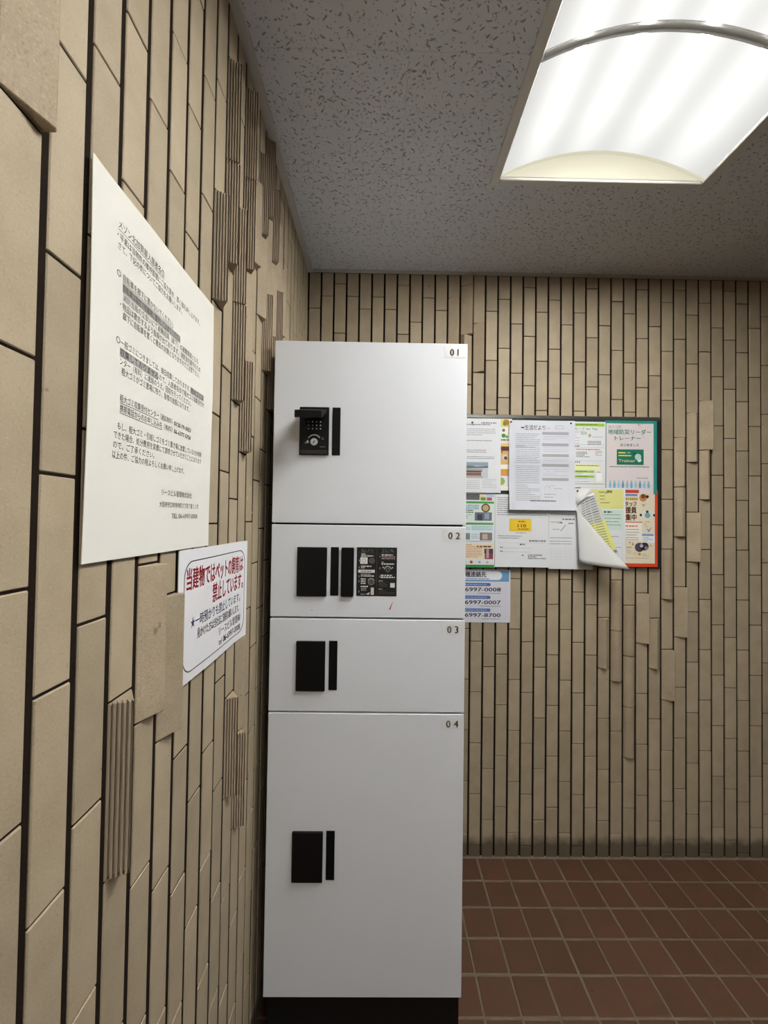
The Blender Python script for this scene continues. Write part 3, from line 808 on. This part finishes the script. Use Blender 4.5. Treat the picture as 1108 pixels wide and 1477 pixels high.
# 2 narrow colourful leaflet
Bq, mB = pin_sheet('leaflet', .395, 1.6895, .112, .279, 'colourful food leaflet showing as a narrow strip beside the newsletter', 'leaflet', lay=1, group=PG)
pr = Print(); q0 = .066
pr.rect(q0, .002, .110, .030, 'e3d34e'); pr.disc(.090, .014, .012, 'b8772a', 2); pr.disc(.084, .020, .007, '5d8a2f', 3); pr.rect(q0, .034, .110, .055, 'f1e9dd'); pr.disc(.080, .045, .006, '6d6a64', 2)
pr.disc(.080, .066, .008, '3f8a3d', 2); pr.disc(.093, .070, .006, '6aa548', 2); pr.rect(q0, .058, .110, .088, 'dfe6cf', 1); pr.lines(q0+.004, .080, .100, 1, .006, .005, '6b3a26', 2, seed=41)
pr.rect(q0, .096, .110, .108, 'e6c06a'); pr.rect(q0, .108, .110, .125, '5a231c'); pr.rect(q0, .125, .110, .178, 'e0b068'); pr.disc(.074, .130, .003, '26221e', 3); pr.disc(.086, .150, .012, 'd9cdb8', 2); pr.disc(.089, .153, .007, '49514c', 3)
pr.rect(q0, .180, .110, .196, 'f0ead8'); pr.rect(q0, .196, .110, .222, 'd99a3e'); pr.disc(.072, .243, .012, '9dbf3f', 1); pr.ring(.072, .243, .012, .014, '6f8f2c', 2)
pr.rect(q0, .262, .110, .278, 'f3efe4')
pr.build(Bq, mB, 'print')
# 3 newsletter, B4, folded across the middle
def off_news(x, y): return .006*max(0, 1-abs(y-.150)/.05)*.6+.012*max(0, (y-.16)/.185)**2+.002*math.sin(x*20)**2
Cq, mC = pin_sheet('newsletter', .4945, 1.6830, .2545, .347, 'large greyish newsletter creased across the middle, pinned in the centre of the board', 'newsletter', M_NEWS, lay=4, off=off_news, nx=10, ny=24, group=PG)
pr = Print(); CG = '9d9da6'
pr.text(.060, .020, .017, '生活だより', '33333a', 2, .080, .01); pr.rect(.046, .026, .058, .031, '33333a', 2); pr.lines(.146, .029, .160, 1, .005, .002, CG, seed=50); pr.rrect(.178, .0195, .212, .0315, .005, '8c8c96', 2, .0010)
for (x, y0, y1) in ((.022, .040, .320), (.232, .040, .320), (.122, .048, .320)): pr.rect(x, y0, x+.0005, y1, 'b4b4bc', 1)
pr.lines(.026, .052, .118, 8, .0072, .0026, CG, seed=51); pr.lines(.026, .098, .118, 10, .0072, .0026, CG, seed=52); pr.lines(.026, .176, .118, 10, .0072, .0026, CG, seed=53); pr.lines(.026, .250, .118, 9, .0072, .0026, CG, seed=54)
for y in (.044, .088, .130, .168, .222): pr.rect(.128, y, .230, y+.011, 'a9a9b6' if y < .13 else 'aaaaae', 1)
for i, y in enumerate((.060, .066, .072, .104, .111, .118, .148, .155, .188, .196, .204, .211)): pr.lines(.132, y, .226, 1, .005, .0018, 'b2b2b8', seed=60+i)
for y in (.075, .121, .160, .215): pr.rect(.128, y, .230, y+.0005, 'b4b4bc', 1)
pr.ring(.148, .262, .008, .0092, CG, 1, 0, 200); pr.ring(.166, .258, .007, .008, CG, 1, 10, 180); pr.lines(.175, .262, .205, 1, .006, .002, CG, seed=75); pr.lines(.135, .284, .180, 2, .011, .003, CG, seed=76)
pr.lines(.080, .309, .180, 1, .006, .0042, '55555c', seed=77)
pr.build(Cq, mC, 'print')
# 4 leaflet with lime green headings
Dq, mD = pin_sheet('leaflet', .700, 1.6825, .1720, .256, 'white leaflet with lime green bars, right of the newsletter', 'leaflet', lay=2, group=PG)
pr = Print(); q0 = .052; LM = '9ccb2f'
pr.rect(q0, .006, .168, .018, LM); pr.lines(q0+.004, .010, .140, 1, .006, .003, '4d6e17', 2, seed=81); pr.text(q0-.002, .023, .0095, 'カード for Tax', '55584e', 2, .090, .008)
pr.lines(q0, .036, .090, 1, .005, .002, CG, seed=82)
for y in (.042, .052, .062, .074, .084): pr.lines(q0, y, .070, 1, .005, .002, CG, seed=int(y*1e4))
pr.lines(.074, .040, .100, 2, .006, .004, '9db7a8', seed=83); pr.disc(.110, .053, .006, 'b0b77e', 1); pr.disc(.110, .059, .002, '7d8450', 2)
pr.lines(.120, .058, .160, 1, .005, .002, CG, seed=84); pr.lines(.102, .075, .155, 3, .0055, .003, '7f8186', seed=85)
for y in (.0895, .100, .152): pr.rect(q0, y, .168, y+.0006, '6e6e6e', 1)
pr.lines(q0, .093, .072, 1, .005, .005, '66686a', seed=86); pr.lines(q0+.004, .106, .150, 1, .006, .0035, 'c05a5a', seed=87); pr.lines(q0+.004, .117, .100, 3, .006, .003, '7a7a7e', seed=88); pr.lines(.132, .113, .158, 4, .005, .0025, 'b3a59b', seed=89)
pr.lines(q0+.004, .135, .110, 1, .006, .003, '77777b', seed=90); pr.lines(q0, .155, .072, 1, .005, .005, '66686a', seed=91)
pr.rect(q0, .166, .150, .188, 'eef0b4', 1); pr.lines(q0+.004, .169, .148, 1, .006, .0035, '8d8b52', 2, seed=92)
for y in (.190, .209): pr.rect(q0, y, .128, y+.0085, LM, 2); pr.lines(q0+.004, y+.0025, .100, 1, .005, .003, '5a7a1a', 3, seed=int(y*1e3))
pr.lines(q0, .202, .102, 1, .005, .002, CG, seed=93); pr.lines(q0, .221, .105, 1, .005, .002, CG, seed=94); pr.rect(.136, .190, .158, .232, 'f4f4f0', 2); pr.lines(.138, .194, .156, 1, .005, .003, '3a3a3c', 3, seed=95)
pr.lines(q0, .232, .108, 1, .005, .002, CG, seed=96); pr.rect(q0, .240, .168, .2435, 'b9b89a', 1)
pr.build(Dq, mD, 'print')
# 5 teal bordered poster
Eq, mE = pin_sheet('poster', .8715, 1.6890, .1985, .285, 'pale pink poster with teal border and blue figures, top right of the board', 'poster', paper_material('pale_poster', rgb(229, 219, 219), .4), lay=2, group=PG, off=lambda x, y: .003*(x/.2)**2)
pr = Print(); TE = '1f8e80'
pr.rect(0, 0, .1985, .011, TE, 1, 6); pr.rect(.186, .011, .1985, .285, TE, 1); pr.rect(0, .011, .003, .285, TE, 1)
pr.text(.010, .020, .0105, '住之江区', '6d6d72', 2, .052, .0); pr.text(.010, .036, .0175, '地域防災リーダー', TE, 2, .166, .022); pr.text(.036, .061, .0165, 'トレーナー', TE, 2, .100, .022)
pr.text(.058, .090, .0100, 'はじめました', '47474b', 2, .072, .02); pr.ring(.146, .062, .004, .005, 'b9b0b0', 1); pr.ring(.140, .020, .006, .0072, '8d9a98', 2, 40, 260)
pr.rect(.044, .112, .148, .172, '17745f', 2); pr.rect(.050, .123, .078, .1275, 'dfe06a', 3); pr.rect(.050, .134, .100, .1385, 'dfe06a', 3); pr.rect(.084, .123, .096, .1265, '8fc7a8', 3)
pr.text(.050, .149, .0130, 'Trainer', 'e0d5a4', 3, .066, .02); pr.disc(.126, .141, .0125, 'b7d3c6', 3); pr.disc(.131, .153, .008, 'd6e6df', 3); pr.disc(.112, .128, .006, '0f5a52', 3)
pr.lines(.016, .178, .170, 1, .006, .0032, '6e6a6c', seed=101); pr.lines(.122, .222, .165, 1, .006, .0028, '8d888a', seed=102)
for i in range(10):
    cx = .0185+i*.0165; cc = ['8fc3da', '7fb5d6', '9accd8', '6f9fc9'][i % 4]
    pr.disc(cx, .2365, .0032, cc, 2, 10); pr.poly([(cx-.0055, .252), (cx-.0035, .262), (cx+.0035, .262), (cx+.0055, .252), (cx+.003, .240), (cx-.003, .240)][::-1], cc, 2)
pr.lines(.004, .271, .056, 1, .006, .0045, '55555a', seed=103)
pr.build(Eq, mE, 'print')
# 6 green flyer with photographs, lower left
Fq, mF = pin_sheet('flyer', .236, 1.3990, .2080, .287, 'green flyer with small photographs, lower left of the board', 'flyer', lay=1, group=PG)
pr = Print(); q0 = .080
pr.rect(q0, .004, .148, .026, '3b3c3e'); pr.lines(q0, .008, .146, 3, .006, .003, '8a8c8e', 2, seed=111); pr.rect(.150, .004, .166, .018, 'ead88f'); pr.rect(.172, .004, .204, .014, 'b9c6e2'); pr.rect(.152, .016, .172, .028, '6b9c31', 2); pr.rect(.176, .016, .196, .028, 'c25a55', 2)
pr.rect(q0, .032, .204, .040, '4da34d'); pr.rect(q0, .040, .204, .100, 'd9ebdf'); pr.lines(q0, .045, .145, 3, .0065, .0045, '8fa8c8', 2, seed=112); pr.disc(.172, .057, .017, '5b4a35', 2); pr.disc(.172, .057, .012, 'c9a877', 3); pr.lines(q0, .065, .125, 2, .0075, .004, '55585a', 2, seed=113)
pr.rect(.130, .074, .196, .106, '6d7484', 2); pr.rect(.140, .082, .160, .106, '40444f', 3); pr.rect(.168, .078, .186, .100, '9aa4b2', 3); pr.lines(q0, .083, .122, 3, .0065, .0025, '9a9a9c', 2, seed=114)
pr.rect(q0, .114, .202, .122, '58a458'); pr.rect(q0, .122, .204, .180, 'dcebef'); pr.lines(q0, .127, .112, 3, .006, .003, '9dbbc8', 2, seed=115); pr.lines(.118, .127, .200, 3, .006, .003, '7db7b0', 2, seed=116)
pr.rect(q0, .155, .112, .180, '7f8a84', 2); pr.rect(.150, .152, .198, .182, '8d7a72', 2); pr.rect(.160, .158, .180, .178, 'c8b6ac', 3); pr.lines(.118, .158, .145, 3, .007, .0025, '9a9a9c', 2, seed=117)
pr.lines(q0, .185, .195, 1, .006, .0025, '9a9a9c', 2, seed=118); pr.rect(q0, .194, .204, .254, 'eddcc0'); pr.lines(q0, .198, .160, 8, .0066, .0028, 'c58f62', 2, seed=119); pr.lines(.140, .203, .196, 1, .006, .006, '5a3826', 2, seed=120)
pr.rect(.168, .214, .202, .232, '4a3b3e', 2); pr.rect(.170, .232, .202, .254, '8f3b56', 2); pr.rect(.176, .216, .186, .250, 'b9a2a8', 3)
pr.disc(.118, .266, .006, 'b0582c', 2); pr.disc(.150, .266, .005, '93a9d6', 2); pr.disc(.180, .266, .005, 'dca8b6', 2); pr.disc(.092, .266, .005, '7b8f6a', 2)
pr.rect(q0, .276, .206, .287, '2f8f45', 1)
pr.build(Fq, mF, 'print')
# 7 double page with a yellow label
def off_dbl(x, y): return .005*max(0, 1-abs(x-.2078)/.06)+.010*max(0, (x-.30)/.08)**2*max(0, y/.28)
Gq, mG_ = pin_sheet('letter_sheet', .4440, 1.3960, .2080, .280, 'white letter page with a form and a yellow 110 label, lower centre of the board', 'letter', lay=2, group=PG, off=lambda x, y: .003*(y/.28)**2)
pr = Print()
pr.lines(.008, .012, .200, 9, .0082, .0028, '8a8a8e', seed=121, dens=.6)
pr.rrect(.056, .094, .140, .142, .003, 'e0b820', 1); pr.rrect(.058, .096, .138, .140, .002, 'f0cc2c', 2)
pr.text(.088, .113, .0150, '110', 'a8421c', 3, .032, .03); pr.lines(.090, .102, .118, 1, .006, .005, 'b0641e', 3, seed=122); pr.lines(.088, .131, .132, 1, .006, .0045, 'a8421c', 3, seed=123)
pr.lines(.080, .146, .140, 1, .006, .004, 'b0a27a', seed=124)
pr.lines(.012, .159, .196, 2, .008, .003, '88888c', seed=125, dens=.3); pr.lines(.132, .176, .196, 1, .006, .005, '66666a', seed=126)
pr.rect(.012, .1865, .196, .1870, '9a9a9e', 1); pr.lines(.096, .190, .116, 1, .006, .005, '55555a', seed=127)
for y in (.2065, .2210): pr.lines(.020, y-.004, .030, 1, .006, .0045, '66666a', seed=int(y*1e4)); pr.rect(.032, y, .140, y+.0006, '77777a', 1)
pr.lines(.104, .232, .118, 1, .006, .004, '66666a', seed=128); pr.lines(.128, .231, .196, 3, .0065, .004, '7a7a7e', seed=129, dens=.5)
pr.build(Gq, mG_, 'print')
Hq, mH = pin_sheet('letter_sheet', .6525, 1.3690, .1665, .2585, 'plain white page with a sketch map, half hidden under the newsletter and curled sheet', 'letter', lay=1.5, group=PG, off=lambda x, y: .002+.010*(max(0, x-.05)/.12)**2*y/.25)
pr = Print(); HG = '9c9ca0'
pr.lines(.006, .046, .100, 1, .006, .004, HG, seed=131); pr.lines(.052, .064, .100, 1, .006, .005, '777779', seed=132); pr.lines(.004, .076, .050, 1, .006, .003, HG, seed=133); pr.lines(.036, .078, .052, 1, .006, .004, '555558', seed=134)
pr.poly([(.044, .112), (.046, .1125), (.066, .089), (.064, .0885)], '4a4a4c', 1); pr.lines(.014, .104, .040, 1, .006, .003, HG, seed=135); pr.lines(.076, .080, .096, 1, .006, .004, '666668', seed=136)
for y in (.137, .150, .160): pr.lines(.004, y, .090, 1, .006, .003, HG, seed=int(y*1e4))
for i in range(5):
    pr.rect(.008, .178+i*.011, .092, .1784+i*.011, 'c3c3c6', 1); pr.rect(.010+i*.018, .178, .0104+i*.018, .222, 'c3c3c6', 1)
pr.build(Hq, mH, 'print')
# 8 pale yellow and mint leaflet
Iq, mI = pin_sheet('leaflet', .775, 1.4260, .1735, .290, 'leaflet with pale yellow and mint panels, behind the curled sheet', 'leaflet', lay=3, group=PG)
pr = Print()
pr.rect(.036, .006, .166, .080, 'e3e292', 1); pr.lines(.070, .014, .092, 1, .006, .005, '66664e', 2, seed=141); pr.text(.100, .010, .009, '講座', '3d3d33', 2, .022, .02); pr.lines(.074, .030, .092, 2, .012, .003, '77775a', 2, seed=142); pr.lines(.076, .056, .120, 1, .006, .003, '77775a', 2, seed=143)
pr.rect(.036, .086, .166, .162, 'cfe2d8', 1); pr.lines(.090, .090, .122, 1, .006, .006, '33423c', 2, seed=144)
for y in (.102, .116, .129, .141): pr.lines(.088, y, .155, 1, .006, .0028, '7f9289', 2, seed=int(y*1e4))
pr.lines(.100, .186, .160, 1, .006, .003, '8d8d90', seed=145); pr.rrect(.050, .212, .164, .282, .003, 'c8c8ca', 1, .0008); pr.lines(.120, .228, .160, 3, .016, .0025, '9d9da0', seed=146)
pr.build(Iq, mI, 'print')
# 9 orange recruitment poster
Jq, mJ = pin_sheet('poster', .9300, 1.4200, .1450, .297, 'orange bordered recruitment poster with red lettering, lower right of the board', 'poster', paper_material('cream_poster', rgb(236, 224, 200), .4), lay=2.5, group=PG)
pr = Print(); OR = 'd8481e'; q0 = .018
pr.rect(q0, .0, .145, .012, 'c9472a', 1); pr.rect(.134, .012, .145, .297, OR, 1); pr.rect(0, .284, .134, .297, OR, 1)
pr.rect(q0, .016, .066, .022, '6f83c4', 2); pr.rect(q0, .022, .066, .025, '9fb3dc', 2)
for i in range(6): pr.rect(.020+i*.0082, .030, .027+i*.0082, .040, ['d89a2a', 'b8b02e', '8fae3c', 'd88a3a'][i % 4], 2)
pr.text(q0, .046, .017, 'タッフ', '77412f', 2, .044, .03); pr.text(q0+.002, .068, .022, '援員', 'cf3f22', 2, .042, .03); pr.text(q0+.002, .096, .022, '集中', 'cf3f22', 2, .042, .03)
pr.disc(.088, .030, .015, 'c98a4e', 2); pr.disc(.088, .024, .009, '7d4a32', 3); pr.disc(.104, .026, .006, '3d2a28', 2); pr.poly([(.080, .052), (.090, .066), (.100, .050), (.090, .056)], '9db5b8', 2)
pr.disc(.105, .095, .026, 'dfe3dd', 2, 16, .020); pr.disc(.105, .098, .011, '86a8a2', 3); pr.disc(.104, .084, .0055, '4a3a34', 3); pr.disc(.079, .097, .005, '2f2f33', 3); pr.disc(.131, .097, .005, '2f2f33', 3)
pr.rect(q0, .123, .085, .1262, 'd4574a', 2); pr.rect(q0, .128, .084, .196, 'f0ece2', 2); pr.lines(q0+.002, .138, .068, 1, .006, .0045, 'd8713a', 3, seed=151)
for y in (.152, .163, .173, .184, .192): pr.lines(q0+.002, y, .072, 1, .006, .0024, '8d8478', 3, seed=int(y*1e4))
pr.ring(.106, .132, .009, .0115, 'd8b43a', 2, 40, 270); pr.rect(.094, .140, .124, .166, 'e4ddd0', 2); pr.poly([(.100, .148), (.110, .164), (.122, .142), (.110, .154)], '8f8a84', 3)
pr.rect(.084, .170, .128, .177, '6fa2cf', 2); pr.rect(.086, .178, .134, .204, 'e9eef0', 2); pr.lines(.088, .182, .126, 3, .007, .0025, '8a94a0', 3, seed=152)
pr.disc(.074, .222, .018, '4f4a58', 2); pr.disc(.094, .218, .016, '2f2b38', 2); pr.disc(.082, .216, .007, 'b7b1bd', 3); pr.disc(.100, .224, .007, '8b8496', 3); pr.disc(.118, .214, .004, 'd8b43a', 3)
pr.poly([(.032, .206), (.040, .206), (.037, .198)], 'd8763a', 2); pr.poly([(.044, .214), (.053, .214), (.048, .200)], 'd8963a', 2); pr.rect(.024, .220, .042, .224, 'a9b84a', 2); pr.ring(.034, .240, .005, .007, '9fbf9c', 2); pr.ring(.056, .246, .0045, .006, 'b9b3a4', 2); pr.disc(.074, .248, .006, 'd9a638', 2); pr.lines(.086, .246, .112, 2, .006, .0035, 'b7bfa2', 2, seed=153)
pr.lines(q0, .262, .110, 1, .006, .003, 'c9b894', 2, seed=154)
pr.build(Jq, mJ, 'print')
# 10 sheet hanging by one pin and curling over into a cone
PX = 1/376.5
def bpt(px, py, o):   # board plane point, measured on the plane 25 mm off the wall, pushed out to o
    x = .7434+(px-827)*.00268; z = 1.4232-(py-704)*.00265
    return Vector((x, D-o, z))
rows_ = 14; cols_ = 18
v = []; f = []
for j in range(rows_+1):
    t = j/rows_
    back_r = bpt(856+32*t, 710+86*t, .030+.010*t)
    back_l = bpt(833+6*t, 720+88*t, .024+.004*t)
    bend = bpt(827, 733+77*t, .030+.018*t)
    front = bpt(830+59*t**1.05, 733+84*t, .034+.078*t)
    for i in range(cols_+1):
        s = i/cols_
        b0, b1, b2, b3 = (1-s)**3, 3*s*(1-s)**2, 3*s*s*(1-s), s**3
        c1 = back_l+(back_l-back_r)*.12+Vector((-.045*t, 0, 0)); c2 = bend+(bend-front)*.10+Vector((-.030*t, -.012*t, -.006*t))
        v.append(back_r*b0+c1*b1+c2*b2+front*b3)
for j in range(rows_):
    for i in range(cols_):
        a = j*(cols_+1)+i; f.append((a, a+1, a+cols_+2, a+cols_+1))
# flat pinned head
n = len(v)
hd = [(827, 704, .0235), (852, 704, .0235), (858, 713, .0290), (842, 722, .0300), (827, 735, .0300)]
v += [bpt(*p) for p in hd]; f.append((n, n+4, n+3, n+2, n+1))
n = len(v)
curl = add('curled_sheet', v, f, mat('curled_paper', rgb(216, 216, 214), .6), None, True)
sm = curl.modifiers.new('thickness', 'SOLIDIFY'); sm.thickness = .0004
tag(curl, 'white printed sheet hanging by one pin and curling into a cone', 'paper', PG)
def cone_pt(s, t, l):
    back_r = bpt(856+32*t, 710+86*t, .030+.010*t); back_l = bpt(833+6*t, 720+88*t, .024+.004*t)
    bend = bpt(827, 733+77*t, .030+.018*t); front = bpt(830+59*t**1.05, 733+84*t, .034+.078*t)
    c1 = back_l+(back_l-back_r)*.12+Vector((-.045*t, 0, 0)); c2 = bend+(bend-front)*.10+Vector((-.030*t, -.012*t, -.006*t))
    p = back_r*(1-s)**3+c1*3*s*(1-s)**2+c2*3*s*s*(1-s)+front*s**3
    return p+Vector((0, -.0012-l, 0))
pr = Print()
for k in range(8): pr.rect(.0, .46+k*.062, .34, .46+(k+1)*.062, 'e3e38a', 1, 8)
for k in range(22):
    for q in range(3): pr.rect(.03+q*.10, .04+k*.042, .03+q*.10+.085, .04+k*.042+.013, '8f9290' if k not in (1, 6) else '3f6a66', 2, 3)
pr.build(curl, cone_pt, 'print')

# 11 contact notice under the board
def off_c(x, y): return .0022+.0001*math.sin(x*20)
Kq = sheet('contact_notice', .297, .2045, on_back(.2140, 1.1030, off_c), paper_material('contact_paper', rgb(226, 226, 236), .4), 10, 6, .0006)
tag(Kq, 'white and blue sheet of telephone numbers stuck to the tiles under the board', 'notice')
mK = on_back(.2140, 1.1030, off_c); pr = Print(); BL = '4a6fb5'
pr.rect(.0, .004, .291, .046, '6fa3cf', 1, 4); pr.rrect(.020, .006, .264, .040, .016, 'eef0f5', 2); pr.text(.100, .010, .019, '各種連絡先', '232326', 3, .102, .03); pr.lines(.060, .034, .215, 1, .006, .0035, '6a86bd', 3, seed=161)
for i, num in enumerate(('06-6997-0008', '06-6997-0007', '06-6997-8700')):
    y = .052+i*.0495
    pr.rrect(.060, y, .220, y+.012, .006, BL, 1); pr.lines(.090, y+.004, .205, 1, .006, .0045, '9fb6e0', 2, seed=170+i)
    pr.text(.259, y+.0165, .0170, num, '26262a', 2, .182, .016, 'r'); pr.lines(.170+i*.008, y+.0385, .258, 1, .006, .0025, '8c8c92', 2, seed=180+i)
pr.build(Kq, mK, 'print')

# push pins
def pin(x, z, depth, label, col='4a4a4c'):
    root = tag(empty('push_pin', (x, D-depth, z)), label, 'push pin', 'push pins on the notice board')
    n = 12; v = []; f = []
    prof = [(.0009, .003), (.0032, .0), (.0038, -.0015), (.0030, -.0030), (0, -.0034)]
    for r, y in prof[:-1]: v += [(r*math.cos(2*math.pi*i/n), y, r*math.sin(2*math.pi*i/n)) for i in range(n)]
    for k in range(len(prof)-2):
        for i in range(n): f.append((k*n+i, k*n+(i+1) % n, (k+1)*n+(i+1) % n, (k+1)*n+i))
    v.append((0, -.0034, 0)); c = len(v)-1
    for i in range(n): f.append(((len(prof)-2)*n+i, (len(prof)-2)*n+(i+1) % n, c))
    add('pin_head', v, f, mat('pin_'+col, hexc(col), .3, .5), root, True)
    v = [(.0006*math.cos(2*math.pi*i/6), y, .0006*math.sin(2*math.pi*i/6)) for y in (0.0, .010) for i in range(6)]
    add('pin_shaft', v, [(i, (i+1) % 6, 6+(i+1) % 6, 6+i) for i in range(6)], mat('pin_steel', rgb(150, 150, 150), .3, .9), root)
pin(.352, 1.6720, BO+.0064, 'grey push pin in the white page with the photograph')
pin(.5010, 1.6755, BO+.011, 'dark push pin in the top left corner of the newsletter', '303032')
pin(.7330, 1.6735, BO+.011, 'dark push pin in the top right corner of the newsletter', '303032')
pin(.7590, 1.4120, .0260, 'grey push pin holding the curled sheet')
pin(.9990, 1.6740, BO+.0070, 'clear push pin at the top of the teal bordered poster', 'b4bab8')
pin(.8720, 1.4080, BO+.0095, 'clear push pin in the pale yellow leaflet', 'a8a890')

# scraps of old yellow tape left on the left wall tiles
for (y, z, a, b_) in ((.905, 1.330, .004, .010), (.922, 1.352, .005, .012), (.930, 1.325, .003, .008), (.900, 1.300, .003, .007), (.938, 1.300, .004, .006)):
    add('tape_scrap', [(XL+.0012, y, z), (XL+.0012, y+a, z+.003), (XL+.0013, y+a*.8, z+b_), (XL+.0012, y-a*.2, z+b_*.7)], [(0, 1, 2, 3)], mat('tape_yellow', rgb(214, 190, 74), .5), wall_left)
